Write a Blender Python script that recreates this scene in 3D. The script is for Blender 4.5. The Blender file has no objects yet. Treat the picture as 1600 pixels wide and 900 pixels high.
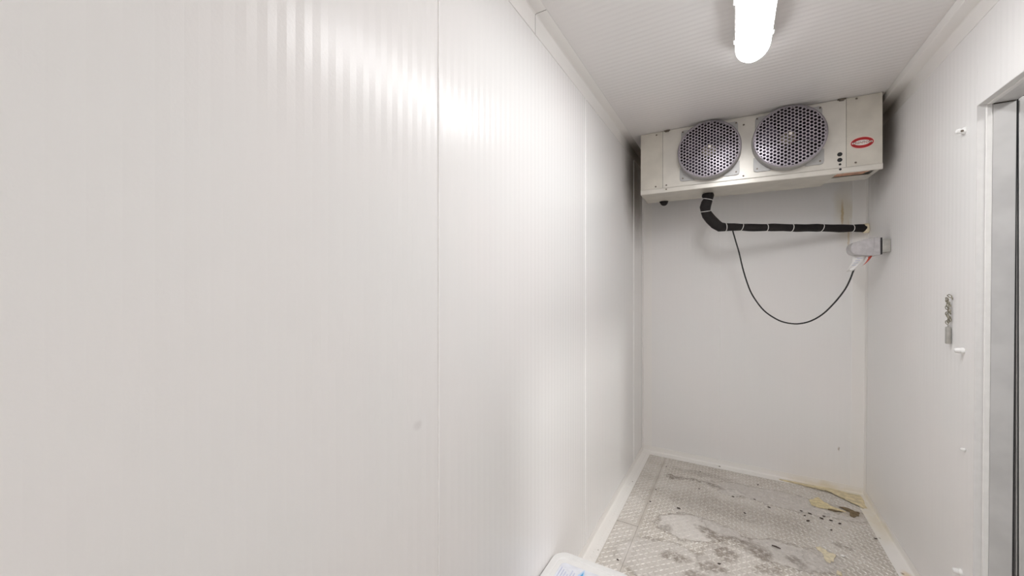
import bpy, math, random
from mathutils import Vector, Matrix

random.seed(7)
SC = bpy.context.scene
COL = SC.collection
PI = math.pi

# ------------------------------------------------------------------ camera
CAM_H = 1.4806
YAW = math.radians(30.04)
cam_data = bpy.data.cameras.new('camera')
cam_data.sensor_fit = 'HORIZONTAL'
cam_data.sensor_width = 36.0
cam_data.lens = 36.0 * 600.0 / 1600.0
cam_data.clip_start = 0.02
cam_data.clip_end = 60
cam = bpy.data.objects.new('camera', cam_data)
COL.objects.link(cam)
cam.location = (0, 0, CAM_H)
cam.rotation_euler = (PI / 2, 0, YAW)
SC.camera = cam

# ------------------------------------------------------------------ world, lights, exposure
world = bpy.data.worlds.new('world')
world.use_nodes = True
world.node_tree.nodes['Background'].inputs[0].default_value = (0.9, 0.92, 1.0, 1)
world.node_tree.nodes['Background'].inputs[1].default_value = 0.25
SC.world = world

LAMP_STRENGTH = 34.0          # glowing lens of the ceiling fixture in the cold room
DOOR_LIGHT = 60.0            # ceiling lamp of the corridor, shining in through the doorway
ld = bpy.data.lights.new('corridor_lamp', 'AREA')
ld.shape = 'RECTANGLE'
ld.size = 0.4
ld.size_y = 0.4
ld.energy = DOOR_LIGHT
ld.color = (1.0, 0.98, 0.96)
lo = bpy.data.objects.new('corridor_lamp', ld)
COL.objects.link(lo)
lo.location = (2.85, 1.2, 3.42)
lo.rotation_euler = (Vector((-0.72, 2.0, 0.6)) - Vector(lo.location)).to_track_quat('-Z', 'Y').to_euler()

SC.view_settings.view_transform = 'Standard'
SC.view_settings.look = 'None'
SC.view_settings.gamma = 1.0
SC.view_settings.use_curve_mapping = False
SC.view_settings.exposure = 0.0
SC.cycles.max_bounces = 14
SC.cycles.diffuse_bounces = 10
SC.cycles.glossy_bounces = 6
SC.cycles.transparent_max_bounces = 8
SC.cycles.sample_clamp_indirect = 6
SC.cycles.caustics_reflective = False
SC.cycles.use_denoising = True

# ------------------------------------------------------------------ room dimensions
H = 2.6246
XL, XR, LEAN = -0.72, 0.805, 0.0065      # the door-side wall leans out a little towards the top
YB, YF = 3.64, -2.9
TH = 0.10
YJ, YN, ZD = 2.2, 1.28, 2.19             # door opening: far jamb, near jamb, head


def xr(z):
    return XR + LEAN * z


# ------------------------------------------------------------------ mesh helpers
class MB:
    def __init__(s):
        s.v, s.f = [], []

    def add(s, vs, fs):
        o = len(s.v)
        s.v += [tuple(p) for p in vs]
        s.f += [tuple(i + o for i in q) for q in fs]
        return s

    def box(s, x0, x1, y0, y1, z0, z1):
        return s.add([(x0, y0, z0), (x1, y0, z0), (x1, y1, z0), (x0, y1, z0), (x0, y0, z1), (x1, y0, z1), (x1, y1, z1), (x0, y1, z1)],
                     [(0, 3, 2, 1), (4, 5, 6, 7), (0, 1, 5, 4), (1, 2, 6, 5), (2, 3, 7, 6), (3, 0, 4, 7)])

    def prism(s, prof, fn, t0, t1):
        """closed profile of (a, b), swept from t0 to t1; fn(a, b, t) gives the point"""
        n = len(prof)
        vs = [fn(a, b, t0) for a, b in prof] + [fn(a, b, t1) for a, b in prof]
        fs = [(i, (i + 1) % n, n + (i + 1) % n, n + i) for i in range(n)]
        fs += [tuple(range(n - 1, -1, -1)), tuple(range(n, 2 * n))]
        return s.add(vs, fs)

    def loft(s, rings, cap=True, closed=False):
        n = len(rings[0])
        vs = [p for r in rings for p in r]
        fs = []
        m = len(rings)
        for k in range(m if closed else m - 1):
            a, b = k * n, ((k + 1) % m) * n
            fs += [(a + i, a + (i + 1) % n, b + (i + 1) % n, b + i) for i in range(n)]
        if cap and not closed:
            fs += [tuple(range(n - 1, -1, -1)), tuple(range((m - 1) * n, m * n))]
        return s.add(vs, fs)

    def tube(s, pts, r, seg=10, cap=True, closed=False):
        pts = [Vector(p) for p in pts]
        m = len(pts)
        rs = r if isinstance(r, (list, tuple)) else [r] * m
        rings = []
        up = None
        for k in range(m):
            if closed:
                t = pts[(k + 1) % m] - pts[k - 1]
            else:
                t = pts[min(k + 1, m - 1)] - pts[max(k - 1, 0)]
            t.normalize()
            if up is None:
                up = Vector((0, 0, 1)) if abs(t.z) < 0.9 else Vector((1, 0, 0))
            u = (up - t * up.dot(t)).normalized()
            w = t.cross(u)
            up = u
            rings.append([pts[k] + (u * math.cos(2 * PI * i / seg) + w * math.sin(2 * PI * i / seg)) * rs[k] for i in range(seg)])
        return s.loft(rings, cap, closed)

    def cyl(s, c, axis, r, h, seg=16, r2=None):
        c = Vector(c)
        ax = Vector(axis).normalized()
        return s.tube([c, c + ax * h], [r, r if r2 is None else r2], seg)

    def shear(s):
        s.v = [(x + LEAN * z, y, z) for x, y, z in s.v]
        return s

    def mesh(s, name, m, smooth=False):
        me = bpy.data.meshes.new(name)
        me.from_pydata(s.v, [], s.f)
        me.update()
        if smooth:
            me.shade_smooth()
            if smooth != 'all':
                try:
                    me.set_sharp_from_angle(angle=math.radians(35))
                except Exception:
                    pass
        if m:
            me.materials.append(m)
        return me

    def build(s, name, m, parent=None, smooth=False, bevel=0.0):
        o = bpy.data.objects.new(name, s.mesh(name, m, smooth))
        COL.objects.link(o)
        if parent:
            o.parent = parent
        if bevel:
            b = o.modifiers.new('bevel', 'BEVEL')
            b.width = bevel
            b.segments = 2
            b.limit_method = 'ANGLE'
        return o


def tag(o, label=None, cat=None, group=None, kind=None):
    for k, v in (('label', label), ('category', cat), ('group', group), ('kind', kind)):
        if v:
            o[k] = v
    return o


def thing(name, loc, label, cat, rz=0.0, group=None):
    o = bpy.data.objects.new(name, None)
    o.empty_display_size = 0.05
    COL.objects.link(o)
    o.location = loc
    o.rotation_euler = (0, 0, rz)
    return tag(o, label, cat, group)


def struct(o):
    o['kind'] = 'structure'
    return o


def dup(o, parent=None):
    c = o.copy()
    COL.objects.link(c)
    if parent:
        c.parent = parent
    for ch in list(o.children):
        dup(ch, c)
    return c


# ------------------------------------------------------------------ materials
class NT:
    def __init__(s, name):
        s.m = bpy.data.materials.new(name)
        s.m.use_nodes = True
        s.t = s.m.node_tree
        s.b = s.t.nodes['Principled BSDF']
        s.coord = s.t.nodes.new('ShaderNodeTexCoord')
        s.pos = s.t.nodes.new('ShaderNodeNewGeometry').outputs['Position']

    def n(s, typ, **kw):
        x = s.t.nodes.new(typ)
        for k, v in kw.items():
            setattr(x, k, v)
        return x

    def l(s, a, b):
        s.t.links.new(a, b)

    def noise(s, scale, detail=3, rough=0.5, vec=None, stretch=None):
        v = vec or s.pos
        if stretch:
            mp = s.n('ShaderNodeMapping')
            mp.inputs['Scale'].default_value = stretch
            s.l(v, mp.inputs['Vector'])
            v = mp.outputs[0]
        x = s.n('ShaderNodeTexNoise')
        x.inputs['Scale'].default_value = scale
        x.inputs['Detail'].default_value = detail
        x.inputs['Roughness'].default_value = rough
        s.l(v, x.inputs['Vector'])
        return x.outputs[0]

    def rng(s, v, a, b, c=0.0, d=1.0, smooth=True):
        x = s.n('ShaderNodeMapRange', interpolation_type='SMOOTHSTEP' if smooth else 'LINEAR')
        s.l(v, x.inputs['Value'])
        for i, val in zip((1, 2, 3, 4), (a, b, c, d)):
            x.inputs[i].default_value = val
        return x.outputs[0]

    def math(s, op, a, b=None):
        x = s.n('ShaderNodeMath', operation=op)
        for i, v in enumerate((a, b)):
            if v is None:
                continue
            if isinstance(v, (int, float)):
                x.inputs[i].default_value = v
            else:
                s.l(v, x.inputs[i])
        return x.outputs[0]

    def mix(s, fac, a, b):
        x = s.n('ShaderNodeMix', data_type='RGBA')
        for sock, v in ((x.inputs[0], fac), (x.inputs[6], a), (x.inputs[7], b)):
            if isinstance(v, (int, float)):
                sock.default_value = v
            elif isinstance(v, tuple):
                sock.default_value = (*v, 1) if len(v) == 3 else v
            else:
                s.l(v, sock)
        return x.outputs[2]

    def warp(s, scale, amt, vec=None):
        """position shifted by noise, for ragged edges"""
        x = s.n('ShaderNodeTexNoise')
        x.inputs['Scale'].default_value = scale
        x.inputs['Detail'].default_value = 4
        s.l(vec or s.pos, x.inputs['Vector'])
        sub = s.n('ShaderNodeVectorMath', operation='SUBTRACT')
        s.l(x.outputs['Color'], sub.inputs[0])
        sub.inputs[1].default_value = (0.5, 0.5, 0.5)
        sc = s.n('ShaderNodeVectorMath', operation='SCALE')
        s.l(sub.outputs[0], sc.inputs[0])
        sc.inputs[3].default_value = amt
        ad = s.n('ShaderNodeVectorMath', operation='ADD')
        s.l(vec or s.pos, ad.inputs[0])
        s.l(sc.outputs[0], ad.inputs[1])
        return ad.outputs[0]

    def blob(s, vec, loc, size, rot=0.0, soft=0.5):
        """1 inside an ellipsoid patch, 0 outside"""
        mp = s.n('ShaderNodeMapping', vector_type='TEXTURE')
        mp.inputs['Location'].default_value = loc
        mp.inputs['Rotation'].default_value = (0, 0, rot)
        mp.inputs['Scale'].default_value = size
        s.l(vec, mp.inputs['Vector'])
        ln = s.n('ShaderNodeVectorMath', operation='LENGTH')
        s.l(mp.outputs[0], ln.inputs[0])
        return s.rng(ln.outputs['Value'], 1.0 - soft, 1.0, 1.0, 0.0)

    def color(s, v):
        if isinstance(v, tuple):
            s.b.inputs['Base Color'].default_value = (*v, 1)
        else:
            s.l(v, s.b.inputs['Base Color'])

    def rough(s, v):
        if isinstance(v, (int, float)):
            s.b.inputs['Roughness'].default_value = v
        else:
            s.l(v, s.b.inputs['Roughness'])

    def bump(s, h, strength, dist=0.002):
        x = s.n('ShaderNodeBump')
        x.inputs['Strength'].default_value = strength
        x.inputs['Distance'].default_value = dist
        s.l(h, x.inputs['Height'])
        s.l(x.outputs[0], s.b.inputs['Normal'])


def simple(name, col, rough=0.5, metal=0.0, var=0.06, scale=30.0, bump=0.0, bscale=200.0, emit=None):
    n = NT(name)
    f = n.rng(n.noise(scale, 3), 0.3, 0.7)
    dark = tuple(c * (1 - var) for c in col)
    lite = tuple(min(1, c * (1 + var * 0.5)) for c in col)
    n.color(n.mix(f, dark, lite))
    n.rough(rough)
    n.b.inputs['Metallic'].default_value = metal
    if bump:
        n.bump(n.noise(bscale, 2), bump, 0.001)
    if emit:
        n.b.inputs['Emission Color'].default_value = (*emit[0], 1)
        n.b.inputs['Emission Strength'].default_value = emit[1]
    return n.m


WALL = (0.865, 0.861, 0.854)


def wall_material(name, stain_shade=(), marks=(), base=WALL, rough=0.3, spec=0.5, peel=0.12):
    n = NT(name)
    f = n.rng(n.noise(1.6, 3), 0.35, 0.65)
    c = n.mix(f, tuple(x * 0.985 for x in base), (base[0], base[1] * 0.985, base[2] * 0.985))
    if stain_shade or marks:
        w = n.warp(9, 0.12)
        for loc, size, col, amt in stain_shade:
            k = n.blob(w, loc, size, soft=0.9)
            c = n.mix(n.math('MULTIPLY', k, amt), c, col)
        w2 = n.warp(60, 0.012)
        for loc, size, col, amt in marks:
            k = n.blob(w2, loc, size, soft=0.7)
            c = n.mix(n.math('MULTIPLY', k, amt), c, col)
    n.color(c)
    n.rough(n.rng(n.noise(1.2, 1), 0.2, 0.8, rough - 0.02, rough + 0.02))
    n.b.inputs['Specular IOR Level'].default_value = spec
    n.bump(n.noise(170, 2), peel, 0.0006)
    return n.m


SOOT_SHADE = (0.10, 0.068, 0.04)  # fan soot with the cooler's shadow painted into it, on walls and trims
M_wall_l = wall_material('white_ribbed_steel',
                         stain_shade=[((XL, 3.36, 2.36), (0.3, 0.58, 0.66), SOOT_SHADE, 0.9)],
                         marks=[((XL, 0.75, 1.12), (0.05, 0.022, 0.016), (0.35, 0.3, 0.3), 0.14),
                                ((XL, 0.13, 1.12), (0.01, 0.004, 0.004), (0.2, 0.17, 0.15), 0.8)], rough=0.25, spec=0.24, peel=0.3)
RUST = (0.50, 0.36, 0.14)
M_wall_b = wall_material('white_back_steel',
                         stain_shade=[((0.70, YB, 2.02), (0.09, 0.2, 0.30), (0.62, 0.55, 0.38), 0.5)],
                         marks=[((0.685, YB, 2.02), (0.011, 0.1, 0.13), RUST, 0.7), ((0.72, YB, 1.85), (0.008, 0.1, 0.16), RUST, 0.45),
                                ((0.665, YB, 0.30), (0.008, 0.1, 0.02), (0.25, 0.18, 0.12), 0.6)], rough=0.42)
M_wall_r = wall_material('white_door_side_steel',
                         stain_shade=[((0.82, 3.38, 2.45), (0.3, 0.52, 0.50), SOOT_SHADE, 0.75)], rough=0.42)
M_ceil = wall_material('white_ceiling_steel', base=(0.80, 0.785, 0.775),
                       stain_shade=[((0.1, 3.1, H), (1.2, 0.5, 0.3), (0.45, 0.4, 0.38), 0.22)], rough=0.4)
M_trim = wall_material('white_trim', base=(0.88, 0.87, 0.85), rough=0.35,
                       stain_shade=[((XL, 3.36, 2.6), (0.3, 0.62, 0.3), SOOT_SHADE, 0.9), ((0.82, 3.3, 2.6), (0.3, 0.6, 0.3), (0.16, 0.12, 0.07), 0.8)])
YELLOW = (0.66, 0.55, 0.30)
M_base = wall_material('white_baseboard', base=(0.85, 0.835, 0.805), rough=0.4,
                       stain_shade=[((0.60, YB - 0.03, 0.0), (0.30, 0.2, 0.06), YELLOW, 0.45), ((0.78, 3.3, 0.0), (0.12, 0.45, 0.04), (0.68, 0.6, 0.4), 0.5)],
                       marks=[((0.755, 2.73, 0.0), (0.009, 0.012, 0.02), (0.08, 0.07, 0.05), 0.9), ((0.77, 2.72, 0.0), (0.03, 0.06, 0.02), (0.7, 0.5, 0.25), 0.5),
                              ((0.745, 3.05, 0.0), (0.007, 0.01, 0.02), (0.3, 0.28, 0.22), 0.7), ((-0.665, 2.12, 0.0), (0.005, 0.006, 0.02), (0.15, 0.12, 0.1), 0.9),
                              ((-0.67, 3.0, 0.0), (0.006, 0.012, 0.02), (0.3, 0.26, 0.22), 0.7)])
M_bead = simple('white_caulk', (0.93, 0.925, 0.915), 0.35, var=0.03)
M_gap = simple('dark_gap', (0.05, 0.042, 0.035), 0.8)
M_steel = simple('door_steel', (0.74, 0.73, 0.72), 0.38, 0.35, var=0.10, scale=7)
M_edge = simple('panel_edge_dimmed', (0.78, 0.77, 0.76), 0.45, var=0.03)  # coloured darker to offset the lamp light falling on the strip
M_whitemetal = simple('white_door_bead', (0.86, 0.85, 0.83), 0.25, var=0.03)
M_rubber = simple('black_rubber', (0.02, 0.02, 0.022), 0.6)
M_cab = simple('cooler_cabinet', (0.64, 0.607, 0.538), 0.36, 0.25, var=0.08, scale=9, bump=0.05)
M_cabfront = simple('cooler_front', (0.68, 0.653, 0.597), 0.32, 0.25, var=0.06, scale=9, bump=0.05)
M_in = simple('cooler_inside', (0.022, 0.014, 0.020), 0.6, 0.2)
M_guard = simple('guard_steel', (0.40, 0.37, 0.41), 0.33, 0.6, var=0.12, scale=12)
M_shroud = simple('shroud_grey', (0.43, 0.425, 0.42), 0.38, 0.3, var=0.06)
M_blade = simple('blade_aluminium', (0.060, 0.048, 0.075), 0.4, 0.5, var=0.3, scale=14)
M_hub = simple('motor_hub', (0.20, 0.18, 0.13), 0.45, 0.4)
M_screw = simple('screw_dull', (0.20, 0.17, 0.14), 0.45, 0.7)
M_black = simple('black_foam', (0.013, 0.010, 0.010), 0.85, var=0.3, bump=0.4, bscale=160)
M_blackp = simple('black_cord', (0.012, 0.012, 0.013), 0.45)
M_tie = simple('white_tie', (0.80, 0.78, 0.76), 0.35)
M_copper = simple('copper', (0.80, 0.46, 0.32), 0.35, 0.7, var=0.25, scale=40)
M_red = simple('badge_red', (0.42, 0.012, 0.015), 0.3)
M_pink = simple('badge_rim', (0.80, 0.60, 0.55), 0.35)
M_badge = simple('badge_white', (0.78, 0.74, 0.70), 0.35)
M_ink = simple('badge_ink', (0.09, 0.09, 0.08), 0.5)
M_grey = simple('grey_plastic', (0.52, 0.50, 0.51), 0.3, var=0.12, scale=40)
M_zinc = simple('zinc_box', (0.47, 0.46, 0.43), 0.4, 0.5, var=0.12, scale=40)
M_plug = simple('white_vinyl', (0.82, 0.81, 0.79), 0.4)
M_tagred = simple('tag_red', (0.55, 0.07, 0.04), 0.45)
M_brass = simple('tarnished_chain', (0.34, 0.32, 0.25), 0.35, 0.8, var=0.3, scale=120)
M_nylon = simple('white_nylon', (0.86, 0.86, 0.85), 0.35, var=0.02)
M_tub = simple('white_tub', (0.76, 0.755, 0.745), 0.32, var=0.02)
M_label = simple('label_film', (0.74, 0.76, 0.82), 0.22, var=0.08, scale=25, bump=0.4, bscale=45)
M_blue = simple('label_blue', (0.10, 0.40, 0.72), 0.4)
M_paleblue = simple('label_pale_blue', (0.50, 0.66, 0.86), 0.4)
M_ltxt = simple('label_print', (0.50, 0.53, 0.68), 0.5)
M_foam = simple('yellow_foam', (0.72, 0.62, 0.38), 0.75, var=0.2, scale=60, bump=0.5, bscale=120)
M_caulk = simple('yellow_caulk', (0.74, 0.64, 0.42), 0.6, var=0.22, scale=26, bump=0.3, bscale=90)
M_foam2 = simple('cream_scrap', (0.76, 0.68, 0.50), 0.75, var=0.15, scale=60, bump=0.5, bscale=120)
M_dirt = simple('dirt', (0.075, 0.055, 0.045), 0.8, var=0.3)
M_crust = simple('brown_crust', (0.20, 0.145, 0.08), 0.8, var=0.3, scale=60, bump=0.5, bscale=150)
M_conc = simple('corridor_floor', (0.40, 0.39, 0.37), 0.6, scale=4)
M_corr = simple('corridor_paint', (0.74, 0.73, 0.71), 0.5, scale=3)
M_house = simple('lamp_housing', (0.72, 0.71, 0.70), 0.4, var=0.03)
M_lens = simple('lamp_lens', (0.9, 0.9, 0.9), 0.3, var=0.0, emit=((0.99, 0.99, 1.0), LAMP_STRENGTH))


def floor_material(name, lug=False):
    n = NT(name)
    f = n.rng(n.noise(5, 4, 0.6), 0.3, 0.7)
    c = n.mix(f, (0.53, 0.485, 0.43), (0.64, 0.60, 0.55))
    if lug:                                   # tops of the raised lugs are rubbed bright
        c = n.mix(n.rng(n.noise(55, 2), 0.35, 0.7), (0.66, 0.62, 0.57), (0.84, 0.82, 0.79))
    grit = n.rng(n.noise(70, 4, 0.7), 0.52, 0.72)
    patchy = n.rng(n.noise(6, 3, 0.6), 0.4, 0.65)
    c = n.mix(n.math('MULTIPLY', n.math('MULTIPLY', grit, patchy), 0.75 * (0.6 if lug else 1)), c, (0.21, 0.17, 0.13))
    w = n.warp(7, 0.14)
    w2 = n.warp(16, 0.10)

    def lay(c, vec, loc, size, rot, col, amt, soft=0.35, keep=None):
        k = n.blob(vec, (loc[0], loc[1], 0), (size[0], size[1], 9), rot, soft)
        k = n.math('MULTIPLY', k, amt)
        if keep is not None:
            k = n.math('MULTIPLY', k, keep)
        return n.mix(k, c, col)
    pale = (0.74, 0.705, 0.67)
    ragged = n.rng(n.noise(32, 4, 0.7), 0.36, 0.56, 0.25, 1.0)
    g = 0.75 if lug else 1.0
    # scale left where water dried, with darker rims
    for loc, size, rot, amt in (((-0.24, 2.61), (0.20, 0.145), 0.3, 0.85), ((-0.05, 2.67), (0.14, 0.06), -0.4, 0.65), ((0.25, 2.61), (0.22, 0.12), 0.15, 0.7), ((0.30, 3.27), (0.5, 0.125), 0.0, 0.55),
                                ((-0.02, 3.2), (0.09, 0.055), 0.2, 0.7), ((-0.30, 2.2), (0.30, 0.2), 0.0, 0.65), ((0.03, 2.36), (0.2, 0.2), 0.3, 0.45), ((0.42, 2.66), (0.10, 0.10), 0.0, 0.4)):
        c = lay(c, w2, loc, (size[0] * 1.05, size[1] * 1.07), rot, (0.20, 0.16, 0.125), 0.9 * amt * g, 0.10, ragged)
        c = lay(c, w2, loc, size, rot, pale, amt * g, 0.16)
    c = lay(c, w, (-0.58, 2.3), (0.1, 0.9), 0, pale, 0.4 * g, 0.6)
    for loc, size, rot, amt in (((-0.40, 3.24), (0.085, 0.05), 0.3, 0.85), ((-0.27, 3.27), (0.14, 0.026), 0.05, 0.75), ((-0.13, 3.25), (0.08, 0.035), -0.3, 0.7), ((-0.12, 2.60), (0.12, 0.05), -0.5, 0.8),
                                ((0.01, 2.61), (0.10, 0.05), 0.0, 0.7), ((-0.04, 2.44), (0.09, 0.09), 0.6, 0.7), ((0.54, 2.85), (0.06, 0.035), 0.1, 0.55), ((0.13, 2.56), (0.07, 0.10), 0.6, 0.75),
                                ((0.05, 2.95), (0.6, 0.17), 0.0, 0.30), ((-0.10, 2.30), (0.10, 0.05), 0.2, 0.6), ((0.16, 2.42), (0.12, 0.05), 0.5, 0.6), ((-0.36, 2.52), (0.05, 0.06), 0.5, 0.5), ((0.30, 2.40), (0.10, 0.06), 0.1, 0.45), ((-0.28, 2.28), (0.10, 0.06), 0.2, 0.65), ((0.30, 2.56), (0.05, 0.07), 0.9, 0.6), ((-0.22, 3.40), (0.3, 0.06), 0.0, 0.35), ((-0.17, 2.18), (0.08, 0.06), 0.4, 0.6)):
        c = lay(c, w2, loc, size, rot, (0.17, 0.13, 0.095), amt * g, 0.6, ragged)
    c = lay(c, w2, (0.62, 3.30), (0.16, 0.07), 0.1, (0.38, 0.30, 0.2), 0.5 * g, 0.6)
    n.color(c)
    n.rough(n.rng(n.noise(9, 4), 0.3, 0.7, 0.3 if lug else 0.4, 0.5 if lug else 0.65))
    n.b.inputs['Metallic'].default_value = 0.3 if lug else 0.1
    n.bump(n.noise(240, 2), 0.2, 0.001)
    return n.m


M_lug = floor_material('tread_lug', True)
M_floor = floor_material('tread_plate')

# ------------------------------------------------------------------ the setting
PER = 0.034
AMP = 0.00036


def ribbed(fn, u0, u1, v0, v1, thick, amp=AMP):
    """ribbed sheet: ribs along v, zigzag along u; fn(u, v, n) -> point, n = height above the wall plane"""
    us = [u0]
    k = math.ceil(u0 / (PER / 2) + 1e-6)
    while k * PER / 2 < u1 - 1e-4:
        us.append(k * PER / 2)
        k += 1
    us.append(u1)
    m = MB()

    def hgt(u):
        t = (u / PER) % 1.0
        return amp * (abs(2 * t - 1) * 2 - 1)
    n = len(us)
    vs, fs = [], []
    for v in (v0, v1):
        for u in us:
            vs.append(fn(u, v, hgt(u)))
        for u in us:
            vs.append(fn(u, v, -thick))
    for i in range(n - 1):
        fs.append((i, i + 1, 2 * n + i + 1, 2 * n + i))
        fs.append((n + i, 3 * n + i, 3 * n + i + 1, n + i + 1))
        fs.append((i, n + i, n + i + 1, i + 1))
        fs.append((2 * n + i, 2 * n + i + 1, 3 * n + i + 1, 3 * n + i))
    fs.append((0, 2 * n, 3 * n, n))
    fs.append((n - 1, 2 * n - 1, 4 * n - 1, 3 * n - 1))
    m.add(vs, fs)
    return m


# floor: slab, tread plate sheets, raised lugs
floor = struct(MB().box(XL - 0.14, XR + 0.16, YF - 0.1, YB + 0.14, -0.12, -0.004).build('floor', M_gap))
sheets = [(-0.708, -0.5170, YF + 0.01, 2.4520), (-0.708, -0.5170, 2.4570, YB - 0.012), (-0.5158, XR - 0.012, YF + 0.01, YB - 0.012)]
lug_v = [(-1, 0), (-0.45, 0.42), (0.45, 0.42), (1, 0), (0.45, -0.42), (-0.45, -0.42)]
PITCH = 0.0235
for x0, x1, y0, y1 in sheets:
    plate = MB().box(x0, x1, y0, y1, -0.004, 0.0).build('floor_plate', M_floor, floor)
    lm = MB()
    vs, fs = [], []
    i0, i1 = math.ceil((x0 + 0.012) / PITCH), math.floor((x1 - 0.012) / PITCH)
    j0, j1 = math.ceil((max(y0, 0.7) + 0.012) / PITCH), math.floor((y1 - 0.012) / PITCH)
    for i in range(i0, i1 + 1):
        for j in range(j0, j1 + 1):
            s = 1 if (i + j) % 2 else -1
            cx, cy = i * PITCH, j * PITCH
            o = len(vs)
            d = 0.7071
            L, W = 0.0142, 0.0085
            for a, b in lug_v:
                p, q = a * L, b * W
                vs.append((cx + (p - s * q) * d, cy + (s * p + q) * d, 0.0))
            vs.append((cx - 0.5 * L * d, cy - s * 0.5 * L * d, 0.0028))
            vs.append((cx + 0.5 * L * d, cy + s * 0.5 * L * d, 0.0028))
            fc = [(0, 5, 6), (5, 4, 7, 6), (4, 3, 7), (3, 2, 7), (2, 1, 6, 7), (1, 0, 6)]
            fs += [tuple(o + k for k in (q if s > 0 else q[::-1])) for q in fc]
    lm.add(vs, fs)
    tag(lm.build('tread_lugs', M_lug, plate), kind='stuff')

# left wall: backing and three ribbed panels with a caulk bead on each joint
wl = struct(MB().box(XL - 0.12, XL - 0.03, YF - 0.1, YB + 0.13, 0, H).build('wall_left', M_gap))
seams = [YF, -1.57, -0.37, 0.8316, 2.066, 3.256, YB]
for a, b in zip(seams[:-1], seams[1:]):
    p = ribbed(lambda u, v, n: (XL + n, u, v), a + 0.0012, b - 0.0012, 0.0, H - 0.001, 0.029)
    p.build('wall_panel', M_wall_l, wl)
for s in seams[1:-1]:
    path = [(XL + 0.0008, s, z) for z in (0.05, H - 0.086)]
    MB().tube(path, 0.0030, 8).build('seam_bead', M_bead, wl)

# back wall
wb = struct(MB().box(XL - 0.12, XR + 0.2, YB + 0.03, YB + 0.12, 0, H).build('wall_back', M_gap))
for a, b in ((XL, -0.1016), (-0.1016, XR + 0.06)):
    ribbed(lambda u, v, n: (u, YB - n, v), a + 0.0012, b - 0.0012, 0.0, H - 0.001, 0.029, amp=0.00025).build('wall_panel', M_wall_b, wb)
MB().tube([(-0.1016, YB - 0.0002, 0.05), (-0.1016, YB - 0.0002, H - 0.08)], 0.0024, 6).build('seam_bead', M_bead, wb)

# door-side wall (leans out a little)
wr = bpy.data.objects.new('wall_right', None)
COL.objects.link(wr)
struct(wr)
for a, b, z0, z1 in ((YJ, YB, 0, H), (YN, YJ, ZD, H), (YF, YN, 0, H)):
    ribbed(lambda u, v, n: (XR - n, u, v), a + 0.0004, b - 0.0004, z0, z1, TH, amp=0.00025).shear().build('wall_panel', M_wall_r, wr)
struct(MB().box(XL - 0.1, XR + 0.2, YF - 0.1, YF, 0, H).build('wall_front', M_wall_b))

# ceiling: ribs run across the room
cl = struct(MB().box(XL - 0.12, XR + 0.2, YF - 0.1, YB + 0.13, H + 0.03, H + 0.12).build('ceiling', M_gap))
for a, b in ((YF - 0.05, 1.2), (1.2, YB + 0.1)):
    ribbed(lambda u, v, n: (v, u, H - n), a, b, XL - 0.05, XR + 0.1, 0.029, amp=0.0004).build('ceiling_panel', M_ceil, cl)


def angle_prof(w, h, t=0.0022):
    """L section: leg w along the first axis, leg h along the second, both from the corner"""
    return [(0.0005, 0.0005), (w, 0.0005), (w, t), (t + 0.006, t), (t + 0.0018, t + 0.0018), (t, t + 0.006), (t, h), (0.0005, h)]


def trim(name, prof, fn, t0, t1, m, shear=False):
    b = MB().prism(prof, fn, t0, t1)
    if shear:
        b.shear()
    return struct(b.build(name, m))


# baseboards: angles with one leg on the floor and one on the wall
bp = angle_prof(0.072, 0.050)
trim('baseboard_left', bp, lambda a, b, t: (XL + a, t, b), YF, YB, M_base)
trim('baseboard_right', angle_prof(0.072, 0.050, 0.0028), lambda a, b, t: (XR - a, t, b), YJ + 0.003, YB, M_base, True)
trim('baseboard_back', angle_prof(0.072, 0.050, 0.0034), lambda a, b, t: (t, YB - a, b), XL, XR + 0.01, M_base)
# cove angles at the ceiling; the one over the long wall is in two lengths with an open joint
cp = angle_prof(0.0535, 0.085)
t1 = trim('trim_1', cp, lambda a, b, t: (XL + a, t, H - b), 1.4366, YB, M_trim)
t2 = trim('trim_2', cp, lambda a, b, t: (XL + a, t, H - b), YF, 1.4334, M_trim)
MB().prism(angle_prof(0.052, 0.083, 0.0014), lambda a, b, t: (XL + a, t, H - b), 1.4330, 1.4370).build('joint_gap', M_gap, t2)
trim('trim_3', [(0.0005, 0.0005), (0.056, 0.0005), (0.056, 0.040), (0.054, 0.042), (0.008, 0.042), (0.004, 0.0435), (0.0022, 0.048), (0.0022, 0.115), (0.0005, 0.115)], lambda a, b, t: (XR - a, t, H - b), YF, YB, M_trim, True)
trim('trim_4', cp, lambda a, b, t: (t, YB - a, H - b), XL, XR + 0.05, M_trim)
# corner angles
trim('trim_5', angle_prof(0.074, 0.050), lambda a, b, t: (XL + a, YB - b, t), 0.05, H - 0.08, M_trim)
trim('trim_6', angle_prof(0.074, 0.050), lambda a, b, t: (XR - a, YB - b, t), 0.05, H - 0.08, M_trim, True)
for z in (0.0,):
    MB().tube([(XR - 0.0745, YB - 0.001, 0.06), (XR - 0.0745, YB - 0.001, H - 0.09)], 0.0016, 6).shear().build('seam_bead', M_bead, wr)
    MB().tube([(XL + 0.0030, YB - 0.051, 0.06), (XL + 0.0030, YB - 0.051, H - 0.09)], 0.0018, 6).build('seam_bead', M_bead, wl)

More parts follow.
